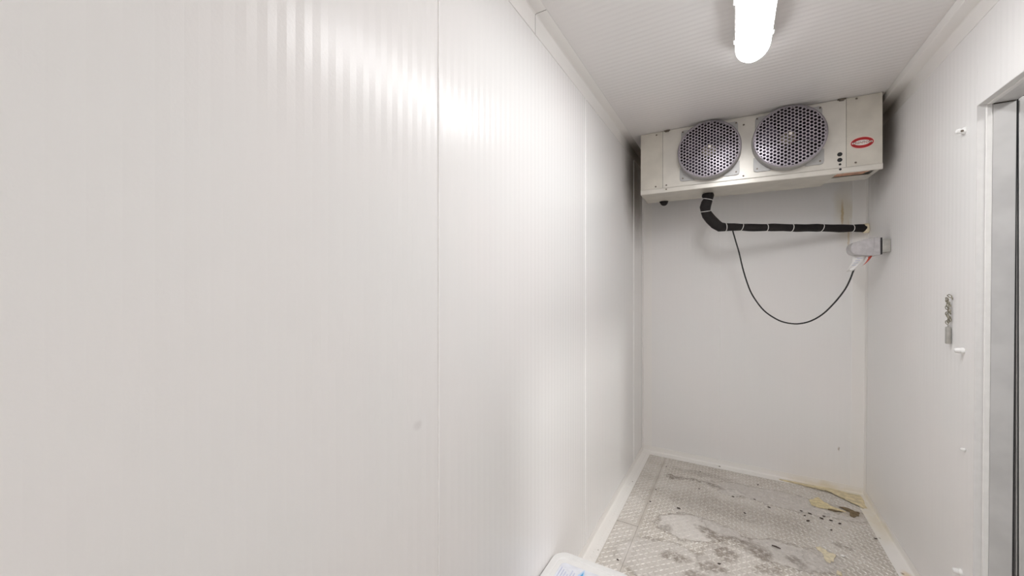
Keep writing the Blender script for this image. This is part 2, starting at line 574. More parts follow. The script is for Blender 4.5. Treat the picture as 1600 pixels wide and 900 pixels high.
# door frame: bead, steel jamb plate, dark gasket; the leaf stands open into the corridor
fr = bpy.data.objects.new('trim_7', None)
COL.objects.link(fr)
struct(fr)
X0 = XR
for nm, xa, xb, off, m in (('edge_strip', -0.0004, 0.0222, 0.0012, M_edge), ('bead', 0.0224, 0.0402, 0.0045, M_whitemetal), ('jamb_plate', 0.0404, 0.0995, 0.0024, M_steel), ('gasket', 0.0998, 0.1030, 0.001, M_rubber)):
    MB().box(X0 + xa, X0 + xb, YJ - off, YJ + 0.002, 0, ZD).shear().build(nm, m, fr, bevel=0.004 if nm == 'bead' else 0)
    MB().box(X0 + xa, X0 + xb, YN - 0.002, YN + off, 0, ZD).shear().build(nm, m, fr, bevel=0.004 if nm == 'bead' else 0)
    mh = {'edge_strip': M_edge, 'bead': M_trim}.get(nm, m)
    MB().box(X0 + xa, X0 + xb, YN + 0.005, YJ - 0.005, ZD - off, ZD + 0.002).shear().build('head_' + nm, mh, fr, bevel=0.004 if nm == 'bead' else 0)
MB().box(X0 + 0.041, X0 + 0.0975, YJ - 0.0055, YJ - 0.0038, ZD - 0.006, ZD - 0.0025).shear().build('head_joint', M_gap, fr)

dr = bpy.data.objects.new('door_1', None)
COL.objects.link(dr)
struct(dr)
dr.location = (0.920, YJ, 0)
MB().box(0, 0.93, 0.002, 0.10, 0.02, 2.2).build('door_leaf', M_steel, dr, bevel=0.004)
MB().box(0.0045, 0.915, -0.004, 0.0015, 0.035, 2.185).build('door_face', M_steel, dr, bevel=0.004)
MB().box(0.002, 0.004, -0.002, 0.0015, 0.02, 2.2).build('door_gasket', M_rubber, dr)
MB().tube([(0.83, -0.01, 1.0), (0.83, -0.06, 1.02), (0.83, -0.06, 1.18), (0.83, -0.01, 1.2)], 0.011, 8).build('door_handle', M_zinc, dr, True)

# corridor beyond the doorway
struct(MB().box(XR - 0.009, XR + 0.159, YN + 0.003, YJ - 0.003, -0.11, 0.001).build('trim_8', M_steel))
struct(MB().box(XR + 0.16, 4.2, -2.5, 5.0, -0.12, 0.0).build('floor_corridor', M_conc))
struct(MB().box(4.2, 4.3, -2.5, 5.0, 0, 3.55).build('wall_corridor', M_corr))
struct(MB().box(XR + 0.12, 4.2, -2.5, 5.0, 3.55, 3.65).build('ceiling_corridor', M_corr))

# ------------------------------------------------------------------ ceiling light
LX, LW, LY0, LY1 = 0.072, 0.0715, 0.90, 2.135
lt = thing('ceiling_light', (LX, (LY0 + LY1) / 2, H), 'long white glowing lamp with a rounded end mounted on the ceiling', 'ceiling light')
hl = (LY1 - LY0) / 2


def lens_rings(w, d, ztop, half, capl, flat=0.75):
    rings = []
    st = [(-half + capl * (1 - math.cos(PI / 2 * k / 8)), max(0.06, math.sin(PI / 2 * k / 8))) for k in range(9)] + \
         [(half - capl * (1 - math.cos(PI / 2 * k / 8)), max(0.06, math.sin(PI / 2 * k / 8))) for k in range(8, -1, -1)]
    for y, s in st:
        ring = []
        for i in range(17):
            a = PI * i / 16
            c, sn = math.cos(a), math.sin(a)
            x = w * s * math.copysign(abs(c) ** 0.7, c)
            z = ztop - d * (0.35 + 0.65 * s) * abs(sn) ** flat
            ring.append((x, y, z))
        rings.append(ring)
    return rings


MB().loft(lens_rings(LW * 0.93, 0.017, -0.072, hl, 0.13, 0.8)).build('lens', M_lens, lt, 'all')
MB().loft(lens_rings(LW, 0.026, -0.054, hl + 0.002, 0.132, 0.3)).build('rim', M_house, lt, 'all')
MB().box(-0.05, 0.05, -hl + 0.07, hl - 0.07, -0.060, -0.0006).build('housing', M_house, lt, bevel=0.006)
for yy in (-0.45, -0.15, 0.15, 0.42):
    for s in (-1, 1):
        MB().box(s * LW - 0.0035, s * LW + 0.0035, yy - 0.014, yy + 0.014, -0.074, -0.050).build('clip', M_house, lt, bevel=0.002)

lt_fill = dup(lt)  # added unseen copy of the lamp, brightens the near end of the long wall
lt_fill.location = (LX, -1.95, H)
lt_fill['label'] = 'added white fill lamp on the unseen ceiling behind the camera'
for o in (lt, lt_fill):
    o['group'] = 'ceiling lamps of the cold room'

# ------------------------------------------------------------------ evaporator (unit cooler)
UW, UH, UD = 1.353, 0.4495, 0.325
uz = 2.1735
uc = thing('evaporator_cooler', (-0.6038, 2.9685, uz), 'pale metal cooling unit with two perforated fan guards hung under the ceiling', 'cooling unit', math.atan2(0.0475, 1.3527))
cab = MB()
cab.box(0, UW, 0.003, UD, UH - 0.002, UH)                # top
cab.box(0, UW, UD - 0.003, UD, 0.03, UH)                 # back
cab.box(0, 0.003, 0.003, UD, 0.005, UH)                  # ends
cab.box(UW - 0.003, UW, 0.003, UD - 0.06, 0.012, UH)
cab.build('cabinet', M_cab, uc)
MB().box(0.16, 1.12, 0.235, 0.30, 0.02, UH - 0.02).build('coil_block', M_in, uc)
MB().box(0.004, UW - 0.004, 0.006, 0.012, UH - 0.0015, UH + 0.0005).build('top_gasket', M_gap, uc)

FANS = [(0.452, 0.250), (0.899, 0.253)]
FR = 0.188
z0, z1 = 0.036, UH - 0.0005
fp = MB()
xs = [0.1555, 0.452 - 0.2235, 0.452 + 0.2235, 0.899 + 0.2235, 1.1885]
for a, b in ((xs[0], xs[1]), (xs[3], xs[4])):
    fp.box(a, b, 0.0, 0.002, z0, z1)
NS = 48
for (cx, cz), xa, xb in ((FANS[0], xs[1], xs[2]), (FANS[1], xs[2], xs[3])):
    ring_i, ring_o = [], []
    for k in range(NS):
        a = 2 * PI * (k + 0.5) / NS
        c, s = math.cos(a), math.sin(a)
        ring_i.append((cx + 0.172 * c, cz + 0.172 * s))
        tx = ((xb if c > 0 else xa) - cx) / c if abs(c) > 1e-6 else 9
        tz = ((z1 if s > 0 else z0) - cz) / s if abs(s) > 1e-6 else 9
        t = min(tx, tz)
        ring_o.append((cx + t * c, cz + t * s))
    vs = [(x, 0.0, z) for x, z in ring_o] + [(x, 0.0, z) for x, z in ring_i]
    fs = [(k, (k + 1) % NS, NS + (k + 1) % NS, NS + k) for k in range(NS)]
    for cx2, cz2 in ((xa, z0), (xb, z0), (xb, z1), (xa, z1)):   # corner triangles
        near = sorted(range(NS), key=lambda k: (ring_o[k][0] - cx2) ** 2 + (ring_o[k][1] - cz2) ** 2)
        ca = [k for k in near if abs(ring_o[k][0] - cx2) < 1e-6][0]
        cb = [k for k in near if abs(ring_o[k][1] - cz2) < 1e-6][0]
        vs.append((cx2, 0.0, cz2))
        fs.append((ca, len(vs) - 1, cb))
    fp.add(vs, fs)
fp.build('front_panel', M_cabfront, uc)
MB().box(0, 0.1535, 0.0, 0.002, 0.036, z1).build('end_panel', M_cab, uc)
MB().box(1.1905, UW, 0.0, 0.002, 0.036, z1).build('end_panel', M_cab, uc)
for x in (0.1515, 1.1865):
    MB().box(x, x + 0.006, 0.0022, 0.004, 0.036, z1).build('panel_joint', M_gap, uc)

# drain pan: bottom skin, folded lip across the front, open bay with copper lines at one end
pan = MB()
pan.prism([(0.006, 0.0), (UD - 0.01, 0.0), (UD - 0.01, 0.03), (UD - 0.012, 0.03), (UD - 0.012, 0.002), (0.006, 0.002)],
          lambda a, b, t: (t, a, b), 0.0, 1.10)
pan.add([(1.10, 0.006, 0), (1.146, 0.006, 0), (1.125, UD - 0.012, 0), (1.10, UD - 0.012, 0), (1.10, 0.006, 0.003), (1.146, 0.006, 0.003), (1.125, UD - 0.012, 0.003), (1.10, UD - 0.012, 0.003)],
        [(0, 3, 2, 1), (4, 5, 6, 7), (0, 1, 5, 4), (1, 2, 6, 5), (2, 3, 7, 6), (3, 0, 4, 7)])
pan.box(0, 0.002, 0.006, UD - 0.01, 0, 0.03)
pan.build('drain_pan', M_cab, uc)
MB().prism([(0.006, 0.0), (-0.004, 0.0), (-0.007, 0.004), (-0.007, 0.030), (-0.003, 0.036), (0.0, 0.036), (-0.003, 0.030), (-0.003, 0.004), (0.006, 0.003)],
           lambda a, b, t: (t, a, b), 0.0, UW).build('front_lip', M_cabfront, uc)
MB().box(1.136, 1.345, 0.135, 0.262, 0.006, 0.010).box(1.33, 1.351, 0.01, 0.262, 0.008, 0.012).build('bay_flange', M_cabfront, uc)
MB().box(1.12, 1.349, 0.01, 0.26, 0.022, 0.025).build('bay_ceiling', M_cabfront, uc)
for k, yy in enumerate((0.030, 0.070, 0.110)):
    x1 = 1.33 - 0.012 * k
    MB().tube([(1.10, yy, 0.013), (x1 - 0.02, yy, 0.013), (x1 - 0.006, yy, 0.016), (x1, yy, 0.024)], 0.0036, 8).build('copper_tube', M_copper, uc, True)
MB().tube([(0.128, 0.300, 0.04), (0.128, 0.300, 0.016), (0.128, 0.304, 0.002), (0.128, 0.318, -0.006), (0.128, 0.340, -0.006)], [0.034, 0.036, 0.034, 0.028, 0.020], 14).build('drain_outlet', M_black, uc, True)

# perforated guard: hexagonal cells with round holes, slightly domed, real openings
HA = 0.0215


def dome(r):
    return -0.065 - 0.010 * (1 - (r / FR) ** 2)


def guard_mesh():
    m = MB()
    cs = HA * 0.8660
    hexr = HA / math.sqrt(3)
    hole = 0.375 * HA
    n = int(FR / cs) + 2
    for i in range(-n, n + 1):
        for j in range(-n, n + 1):
            cx = i * cs
            cz = j * HA + (HA / 2 if i % 2 else 0)
            d = math.hypot(cx, cz)
            if d > FR + 0.004:
                continue
            vo, vi = [], []
            for k in range(12):
                a = PI / 6 * k
                ro = hexr if k % 2 == 0 else hexr * 0.8660
                for r, lst in ((ro, vo), (hole, vi)):
                    x, z = cx + r * math.cos(a), cz + r * math.sin(a)
                    q = math.hypot(x, z)
                    lim = FR if r == ro else FR - 0.006
                    if q > lim:
                        x, z = x * lim / q, z * lim / q
                        q = lim
                    lst.append((x, dome(q), z))
            m.add(vo + vi, [(k, (k + 1) % 12, 12 + (k + 1) % 12, 12 + k) for k in range(12)])
    R = []
    for r, y in ((FR - 0.006, dome(FR - 0.006) - 0.0006), (FR + 0.004, -0.0655), (FR + 0.004, -0.058)):
        R.append([(r * math.cos(2 * PI * k / 64), y, r * math.sin(2 * PI * k / 64)) for k in range(64)])
    m.loft(R, cap=False)
    return m


def foot_mb(sx, sz):
    b = MB()
    m = []
    for a, c in ((0.090, 0.184), (0.166, 0.184), (0.179, 0.179), (0.184, 0.166), (0.184, 0.090)):
        m.append((sx * a, sz * c))
    if sz > 0:
        m = [(a * 0.95, c * 0.95) for a, c in m]
    m += [(sx * 0.1955 * math.cos(math.radians(d)), sz * 0.1955 * math.sin(math.radians(d))) for d in (28, 36, 45, 54, 62)]
    if sx * sz > 0:
        m = m[::-1]
    b.prism(m, lambda a, c, t: (a, t, c), -0.0085, -0.0008)
    return b


def fan(cx, cz):
    sh = MB()
    prof = [(0.196, -0.001), (0.196, -0.018), (0.193, -0.045), (FR + 0.006, -0.062), (FR + 0.002, -0.064), (FR - 0.004, -0.058), (0.1935, -0.045), (0.1945, -0.001)]
    sh.loft([[(r * math.cos(2 * PI * k / 64), y, r * math.sin(2 * PI * k / 64)) for k in range(64)] for r, y in prof], cap=False, closed=True)
    so = sh.build('fan_shroud', M_shroud, uc, True)
    so.location = (cx, 0, cz)
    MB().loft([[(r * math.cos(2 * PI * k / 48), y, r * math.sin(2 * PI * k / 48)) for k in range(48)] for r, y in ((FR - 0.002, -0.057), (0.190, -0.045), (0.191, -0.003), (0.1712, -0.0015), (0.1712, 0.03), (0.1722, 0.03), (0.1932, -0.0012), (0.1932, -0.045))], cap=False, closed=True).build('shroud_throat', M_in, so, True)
    for sx in (-1, 1):
        for sz in (-1, 1):
            foot_mb(sx, sz).build('mounting_foot', M_shroud, so)
            MB().cyl((sx * 0.164, -0.0085, sz * 0.164), (0, -1, 0), 0.005, 0.003, 10).build('screw', M_screw, so)
    g = guard_mesh().build('fan_guard', M_guard, uc, 'all')
    g.location = (cx, 0, cz)
    MB().cyl((0.006, dome(0.02) - 0.001, 0.012), (0, -1, 0), 0.0085, 0.003, 12).build('guard_boss', M_badge, g)
    mo = MB()
    mo.tube([(0, -0.045, 0), (0, -0.040, 0), (0, 0.02, 0), (0, 0.09, 0), (0, 0.10, 0)], [0.028, 0.042, 0.046, 0.046, 0.03], 20)
    hub = mo.build('fan_motor', M_hub, uc, True)
    hub.location = (cx, 0, cz)
    for k in range(5):
        b = MB()
        a0 = 2 * PI * k / 5 + cx * 3
        rows = []
        for t in range(6):
            r = 0.04 + (0.160 - 0.04) * t / 5
            hw = 0.30 + 0.22 * t / 5
            row = []
            for q in range(6):
                a = a0 + hw * (q / 5 * 2 - 1)
                y = 0.005 + 0.028 * (q / 5 * 2 - 1) + 0.006 * math.sin(PI * q / 5)
                row.append((r * math.cos(a), y, r * math.sin(a)))
            rows.append(row)
        vs = [p for r_ in rows for p in r_]
        fs = [(i * 6 + j, i * 6 + j + 1, i * 6 + j + 7, i * 6 + j + 6) for i in range(5) for j in range(5)]
        b.add(vs, fs)
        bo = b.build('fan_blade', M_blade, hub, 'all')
        so2 = bo.modifiers.new('thickness', 'SOLIDIFY')
        so2.thickness = 0.0018
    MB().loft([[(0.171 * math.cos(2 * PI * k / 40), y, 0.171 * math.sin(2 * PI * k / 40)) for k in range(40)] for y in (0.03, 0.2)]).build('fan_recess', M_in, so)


# recess drum would close the hole in front of the blades: keep only its far end open to view
def fan_recess_fix():
    for o in list(bpy.data.objects):
        if o.name.startswith('fan_recess'):
            me = o.data
            n = 40
            vs = [tuple(v.co) for v in me.vertices]
            fs = [(k, n + k, n + (k + 1) % n, (k + 1) % n) for k in range(n)] + [tuple(range(n, 2 * n))]
            me.clear_geometry()
            me.from_pydata(vs, [], fs)
            me.update()


for c in FANS:
    fan(*c)
fan_recess_fix()

for x, z in ((0.111, 0.430), (0.105, 0.052), (0.178, 0.054), (0.178, 0.022), (0.660, 0.396), (0.658, 0.055), (1.237, 0.437), (1.233, 0.056)):
    y = -0.0075 if z < 0.03 else -0.0005
    MB().cyl((x, y, z), (0, -1, 0), 0.0058, 0.003, 10, 0.0042).build('screw', M_screw, uc)
for x, z, r in ((1.159, 0.117, 0.0125), (1.159, 0.083, 0.0125), (1.160, 0.056, 0.0065), (1.160, 0.024, 0.0065)):
    y = -0.0072 if z < 0.03 else -0.0002
    MB().cyl((x, y, z), (0, -1, 0), r, 0.0012, 16).build('knockout_hole', M_rubber, uc)
for x in (0.184, 1.167):
    b = MB().cyl((x, 0.004, UH - 0.03), (0, 0, 1), 0.004, 0.029, 8)
    b.cyl((x, -0.004, UH - 0.012), (0, 0, 1), 0.012, 0.007, 6).box(x - 0.02, x + 0.02, -0.014, 0.0, UH - 0.005, UH - 0.002)
    b.build('hanger_bolt', M_screw, uc)

# maker's badge: red oval with a pale lens-shaped field and dark lettering
bd = MB()


def oval(m, a, b, y0, y1, n=40):
    m.prism([(a * math.cos(2 * PI * k / n), b * math.sin(2 * PI * k / n)) for k in range(n)], lambda p, q, t: (p, t, q), y0, y1)
    return m


badge = oval(MB(), 0.056, 0.036, -0.0016, -0.0002).build('maker_badge', M_pink, uc)
badge.location = (1.262, 0, 0.170)
oval(MB(), 0.052, 0.032, -0.0022, -0.0010).build('badge_ring', M_red, badge)
oval(MB(), 0.036, 0.0155, -0.0028, -0.0018).build('badge_field', M_badge, badge)
MB().box(-0.047, 0.047, -0.00285, -0.002, -0.0045, 0.0045).build('badge_band', M_pink, badge)


def text_mesh(name, body, size, m, parent, rot, loc, sx=1.0):
    cu = bpy.data.curves.new(name, 'FONT')
    cu.body = body
    cu.size = size
    cu.align_x = 'CENTER'
    cu.align_y = 'CENTER'
    cu.extrude = 0.0002
    cu.resolution_u = 2
    tmp = bpy.data.objects.new(name, cu)
    COL.objects.link(tmp)
    bpy.context.view_layer.update()
    me = bpy.data.meshes.new_from_object(tmp.evaluated_get(bpy.context.evaluated_depsgraph_get()))
    bpy.data.objects.remove(tmp)
    mt = Matrix.LocRotScale(None, None, Vector((sx, 1, 1)))
    me.transform(mt)
    me.materials.clear()
    me.materials.append(m)
    o = bpy.data.objects.new(name, me)
    COL.objects.link(o)
    o.parent = parent
    o.rotation_euler = rot
    o.location = loc
    return o


text_mesh('badge_lettering', 'TRENTON', 0.020, M_ink, badge, (PI / 2, 0, 0), (0, -0.0031, 0), 0.95)

# ------------------------------------------------------------------ insulated pipe from the cooler to the wall
pp = thing('insulated_pipe', (-0.167, 3.157, uz), 'black foam-wrapped pipe with white ties bending from the cooling unit to the wall', 'pipe')
P0 = Vector((-0.167, 3.157, uz))
raw = [(-0.167, 3.157, 2.172, 0.037), (-0.166, 3.157, 2.155, 0.041), (-0.166, 3.157, 2.130, 0.034), (-0.176, 3.16, 2.105, 0.036), (-0.184, 3.162, 2.075, 0.037), (-0.182, 3.166, 2.045, 0.034), (-0.172, 3.172, 2.02, 0.036), (-0.148, 3.182, 1.985, 0.037),
       (-0.118, 3.194, 1.950, 0.037), (-0.088, 3.205, 1.928, 0.035), (-0.055, 3.217, 1.926, 0.031)]
for k in range(1, 34):
    t = k / 33
    X = -0.055 + (0.798 + 0.055) * t
    Y = 3.217 + (3.575 - 3.217) * t
    Z = 1.926 + (1.899 - 1.926) * t + 0.0015 * math.sin(t * 21)
    raw.append((X, Y, Z, 0.0268 + 0.0012 * math.sin(t * 40)))
ties = [2, 5, 10, 14, 20, 26, 33, 40]
path = [Vector(r[:3]) - P0 for r in raw]
rad = [r[3] * (0.955 if i in ties else 1.0) for i, r in enumerate(raw)]
MB().tube(path, rad, 14).build('foam_insulation', M_black, pp, True)
for i in ties:
    t = (path[min(i + 1, len(path) - 1)] - path[i - 1]).normalized()
    u = Vector((0, 1, 0)).cross(t).normalized()
    w = t.cross(u)
    tilt = random.uniform(-0.25, 0.25)
    ring = [path[i] + (u * math.cos(a) + w * math.sin(a)) * (rad[i] + 0.0006) + t * tilt * rad[i] * math.cos(a) for a in [2 * PI * k / 20 for k in range(20)]]
    MB().tube(ring, 0.0024, 6, closed=True).build('cable_tie', M_tie, pp, True)
    a = 0.6
    c = path[i] + u * (rad[i] + 0.002) + t * tilt * rad[i]
    MB().box(c.x - 0.003, c.x + 0.003, c.y - 0.004, c.y + 0.004, c.z - 0.002, c.z + 0.004).build('tie_head', M_tie, pp)
end = path[-1]
sb = MB()
seal_rings = []
for k, (dx, r) in enumerate(((-0.012, 0.029), (-0.006, 0.034), (0.004, 0.035), (0.0165, 0.034))):
    seal_rings.append([(end.x + dx, end.y + 0.004 + r * (1.0 + 0.10 * math.sin(3 * a + k)) * math.cos(a), end.z + r * (1.05 + 0.08 * math.sin(2 * a + 1)) * math.sin(a)) for a in [2 * PI * q / 14 for q in range(14)]])
sb.loft(seal_rings)
tag(sb.build('wall_seal', M_foam2, pp, True), label='cream sealant lump where the pipe enters the wall')

# ------------------------------------------------------------------ weatherproof outlet on the door-side wall
OX = xr(1.745)
ou = thing('weatherproof_outlet', (OX, 3.135, 1.681), 'grey weatherproof outlet with a long cover sticking out below the pipe end', 'outlet')
w0 = XR + LEAN * 1.745
MB().box(-0.038, -0.0008, 0.0, 0.11, 0.018, 0.096).build('metal_box', M_zinc, ou, bevel=0.003)
MB().box(-0.0462, -0.0382, 0.003, 0.107, 0.004, 0.106).build('gasket', M_rubber, ou)
cov = [(-0.047, 0.000), (-0.047, 0.108), (-0.060, 0.110), (-0.085, 0.108), (-0.125, 0.099), (-0.165, 0.085), (-0.182, 0.072), (-0.187, 0.054), (-0.185, 0.028), (-0.174, 0.012), (-0.150, 0.002), (-0.10, -0.002), (-0.060, -0.002)]
MB().prism(cov, lambda a, b, t: (a, t, b), -0.004, 0.112).build('hinged_cover', M_grey, ou, bevel=0.006)
MB().box(-0.078, -0.074, -0.0062, -0.002, 0.006, 0.102).box(-0.1, -0.055, -0.0062, -0.002, 0.084, 0.088).box(-0.1, -0.055, -0.0062, -0.002, 0.016, 0.020).build('cover_rib', M_grey, ou)

# ------------------------------------------------------------------ heater cable with its plug and warning tag
cb = thing('heater_cable', (-0.008, 3.232, 1.893), 'thin black cable drooping in a loop from the wrapped pipe to the outlet', 'cable')
C0 = Vector((-0.008, 3.232, 1.893))
pts = [(-0.008, 3.225, 1.8955), (0.012, 3.191, 1.810), (0.031, 3.191, 1.734), (0.052, 3.191, 1.628), (0.078, 3.191, 1.526), (0.105, 3.191, 1.446), (0.139, 3.191, 1.382), (0.176, 3.191, 1.329), (0.219, 3.191, 1.289), (0.281, 3.191, 1.252), (0.351, 3.191, 1.239), (0.409, 3.191, 1.249), (0.460, 3.191, 1.275),
       (0.508, 3.191, 1.316), (0.550, 3.191, 1.369), (0.585, 3.191, 1.421), (0.617, 3.191, 1.478), (0.638, 3.191, 1.532), (0.654, 3.191, 1.586), (0.670, 3.191, 1.628), (0.680, 3.191, 1.657)]


def spline(ps, n=4):
    out = []
    ps = [Vector(p) for p in ps]
    for i in range(len(ps) - 1):
        a, b, c, d = ps[max(i - 1, 0)], ps[i], ps[i + 1], ps[min(i + 2, len(ps) - 1)]
        for k in range(n):
            t = k / n
            out.append(0.5 * ((2 * b) + (c - a) * t + (2 * a - 5 * b + 4 * c - d) * t * t + (3 * b - a - 3 * c + d) * t ** 3))
    out.append(ps[-1])
    return out


MB().tube([p - C0 for p in spline(pts)], 0.0048, 8).build('cord', M_blackp, cb, True)
plug = MB().tube([Vector(p) - C0 for p in ((0.674, 3.191, 1.637), (0.682, 3.191, 1.652), (0.688, 3.191, 1.674), (0.690, 3.191, 1.691))], [0.012, 0.019, 0.021, 0.021], 12)
plug.build('plug', M_plug, cb, True)


def sheet(m, rows, th=0.0008):
    n = len(rows[0])
    vs = [p for r in rows for p in r] + [(p[0], p[1] + th, p[2]) for r in rows for p in r]
    k = len(rows) * n
    fs = []
    for i in range(len(rows) - 1):
        for j in range(n - 1):
            a = i * n + j
            fs += [(a, a + 1, a + n + 1, a + n), (k + a, k + a + n, k + a + n + 1, k + a + 1)]
    for j in range(n - 1):
        a = (len(rows) - 1) * n + j
        fs += [(j, k + j, k + j + 1, j + 1), (a, a + 1, k + a + 1, k + a)]
    for i in range(len(rows) - 1):
        a, b = i * n, i * n + n - 1
        fs += [(a, a + n, k + a + n, k + a), (b, k + b, k + b + n, b + n)]
    return m.add(vs, fs)


tagrows, redrows = [], []
for i in range(8):
    t = i / 7
    cx = 0.684 - 0.044 * t + 0.007 * math.sin(t * 5)
    cz = 1.690 - 0.104 * t
    hw = 0.036 - 0.016 * t
    tagrows.append([(cx + hw * (j / 4 * 2 - 1) - C0.x, 3.165 + 0.008 * math.sin(j * 1.7 + t * 6) - C0.y, cz + 0.006 * (j / 4 * 2 - 1) - C0.z) for j in range(5)])
tg = sheet(MB(), tagrows).build('warning_tag', M_plug, cb, 'all')
for i in range(7):
    t = i / 6
    cx = 0.727 - 0.045 * t ** 1.6
    cz = 1.678 - 0.068 * t
    hw = 0.0095 - 0.006 * t
    redrows.append([(cx + hw * (j / 2 * 2 - 1) - C0.x, 3.152 + 0.004 * math.sin(t * 4) - C0.y, cz + 0.004 * (j / 2 * 2 - 1) - C0.z) for j in range(3)])
sheet(MB(), redrows).build('red_flap', M_tagred, tg, 'all')
for q in range(4):
    MB().box(0.664 - q * 0.008 - C0.x, 0.690 - q * 0.01 - C0.x, 3.154 - C0.y, 3.1547 - C0.y, 1.664 - q * 0.014 - C0.z, 1.667 - q * 0.014 - C0.z).build('tag_print', M_ltxt, tg)

# ------------------------------------------------------------------ chain with a pin, hanging on the door-side wall
CX, CY = xr(1.4) - 0.012, 2.375
ch = thing('chain_with_pin', (CX, CY, 1.445), 'short tangled chain with a metal pin hanging from a wall hook', 'chain')
MB().tube([(0.012, 0, -0.008), (0.0, 0, -0.004), (-0.006, 0.0, 0.004), (-0.004, -0.010, 0.008), (0.0, -0.020, 0.004), (0.0, -0.026, -0.006), (0.002, -0.024, -0.014)], 0.0018, 6).build('hook', M_brass, ch, True)


def link_mesh():
    return MB().tube([(0.0042 * math.cos(a), 0.0, 0.0082 * math.sin(a)) for a in [2 * PI * k / 14 for k in range(14)]], 0.0016, 6, closed=True).mesh('link', M_brass, True)


lm = link_mesh()
zz = -0.012
for k in range(17):
    o = bpy.data.objects.new('link', lm)
    COL.objects.link(o)
    o.parent = ch
    o.rotation_euler = (random.uniform(-0.5, 0.5), random.uniform(-0.3, 0.3), random.uniform(0, PI))
    o.location = (random.uniform(-0.004, 0.004), 0.008 + 0.007 * math.sin(k * 1.3), zz - 0.0064 * k)
MB().cyl((0.002, 0.012, -0.122), (0, 0, -1), 0.0035, 0.012, 8).build('pin_eye', M_zinc, ch, True)
MB().tube([(0.001, 0.011, -0.133), (0.001, 0.011, -0.135), (0.0, 0.009, -0.203), (0.0, 0.009, -0.206)], [0.0075, 0.0092, 0.0092, 0.0075], 14).build('pin', M_zinc, ch, True)

# ------------------------------------------------------------------ nylon bolts beside the door
for y, z, dark, lab in ((2.29, CAM_H + 0.645, True, 'stubby wall bolt with a dark tip, the topmost beside the door frame'),
                        (2.285, CAM_H - 0.257, False, 'white nylon bolt sticking out just below the chain pin'),
                        (2.265, CAM_H - 0.655, False, 'small white nylon bolt on the wall at knee height beside the door frame'),
                        (2.285, CAM_H - 1.165, False, 'white nylon bolt low on the wall beside the door frame')):
    small = z < 1.0 and z > 0.5
    nb = thing('nylon_bolt', (xr(z), y, z), lab, 'bolt', group='nylon bolts beside the door')
    k = 0.55 if small else 1.0
    MB().tube([(-0.0006, 0, 0), (-0.006 * k, 0, 0), (-0.009 * k, 0, 0)], [0.0135 * k, 0.0135 * k, 0.0115 * k], 14).build('washer', M_nylon, nb, True)
    MB().tube([(-0.008 * k, 0, 0), (-0.018 * k, 0, 0.0005), (-0.025 * k, 0, 0.0005), (-0.028 * k, 0, 0.0005)], [0.0105 * k, 0.0105 * k, 0.0085 * k, 0.004 * k], 12).build('cap', M_nylon, nb, True)
    if dark:
        MB().cyl((-0.012, -0.0095, -0.003), (0, -1, 0), 0.0045, 0.003, 10).build('dark_tip', M_screw, nb)

# ------------------------------------------------------------------ white plastic tub in the foreground
tb = thing('plastic_tub', (-0.535, 1.43, 0.0), 'white plastic tub with a lid and pale blue label against the long wall', 'tub')


def rrect(hx, hy, r, z, bow=0.0, n=6):
    out = []
    for cx, cy, a0 in ((hx - r, hy - r, 0), (-hx + r, hy - r, PI / 2), (-hx + r, -hy + r, PI), (hx - r, -hy + r, 1.5 * PI)):
        for k in range(n + 1):
            a = a0 + PI / 2 * k / n
            x, y = cx + r * math.cos(a), cy + r * math.sin(a)
            out.append((x, y + bow * (1 - (x / hx) ** 2) * (1 if y > 0 else -1), z))
    return out


LH = 0.264
MB().loft([rrect(0.150, 0.195, 0.04, 0.0), rrect(0.155, 0.20, 0.045, 0.004), rrect(0.166, 0.212, 0.05, LH - 0.03, 0.008)]).build('body', M_tub, tb, True)
lid = MB().loft([rrect(0.176, 0.222, 0.052, LH - 0.034, 0.012), rrect(0.180, 0.226, 0.055, LH - 0.030, 0.014), rrect(0.180, 0.226, 0.055, LH - 0.010, 0.014), rrect(0.176, 0.222, 0.052, LH - 0.002, 0.013),
                 rrect(0.168, 0.214, 0.048, LH, 0.012), rrect(0.150, 0.196, 0.04, LH, 0.010), rrect(0.146, 0.192, 0.038, LH - 0.004, 0.010)]).build('lid', M_tub, tb, True)
lab = MB().loft([rrect(0.128, 0.165, 0.02, LH - 0.0045, 0.006), rrect(0.126, 0.163, 0.02, LH - 0.0032, 0.006)]).build('label', M_label, tb)
lz = LH - 0.0031
MB().prism([(-0.052, 0.085), (0.004, 0.085), (-0.024, 0.163)], lambda a, b, t: (a, b, t), lz, lz + 0.0006).build('label_triangle', M_paleblue, lab)
MB().prism([(-0.036, 0.090), (-0.012, 0.090), (-0.023, 0.148)], lambda a, b, t: (a, b, t), lz + 0.0006, lz + 0.0011).build('label_emblem', M_blue, lab)
for k in range(6):
    x = -0.117 + 0.012 * k
    MB().box(x, x + 0.0040, 0.0 + 0.012 * (k % 3), 0.135 - 0.01 * ((k * 5) % 4), lz, lz + 0.0005).build('label_print', M_ltxt, lab)

# ------------------------------------------------------------------ litter on the floor


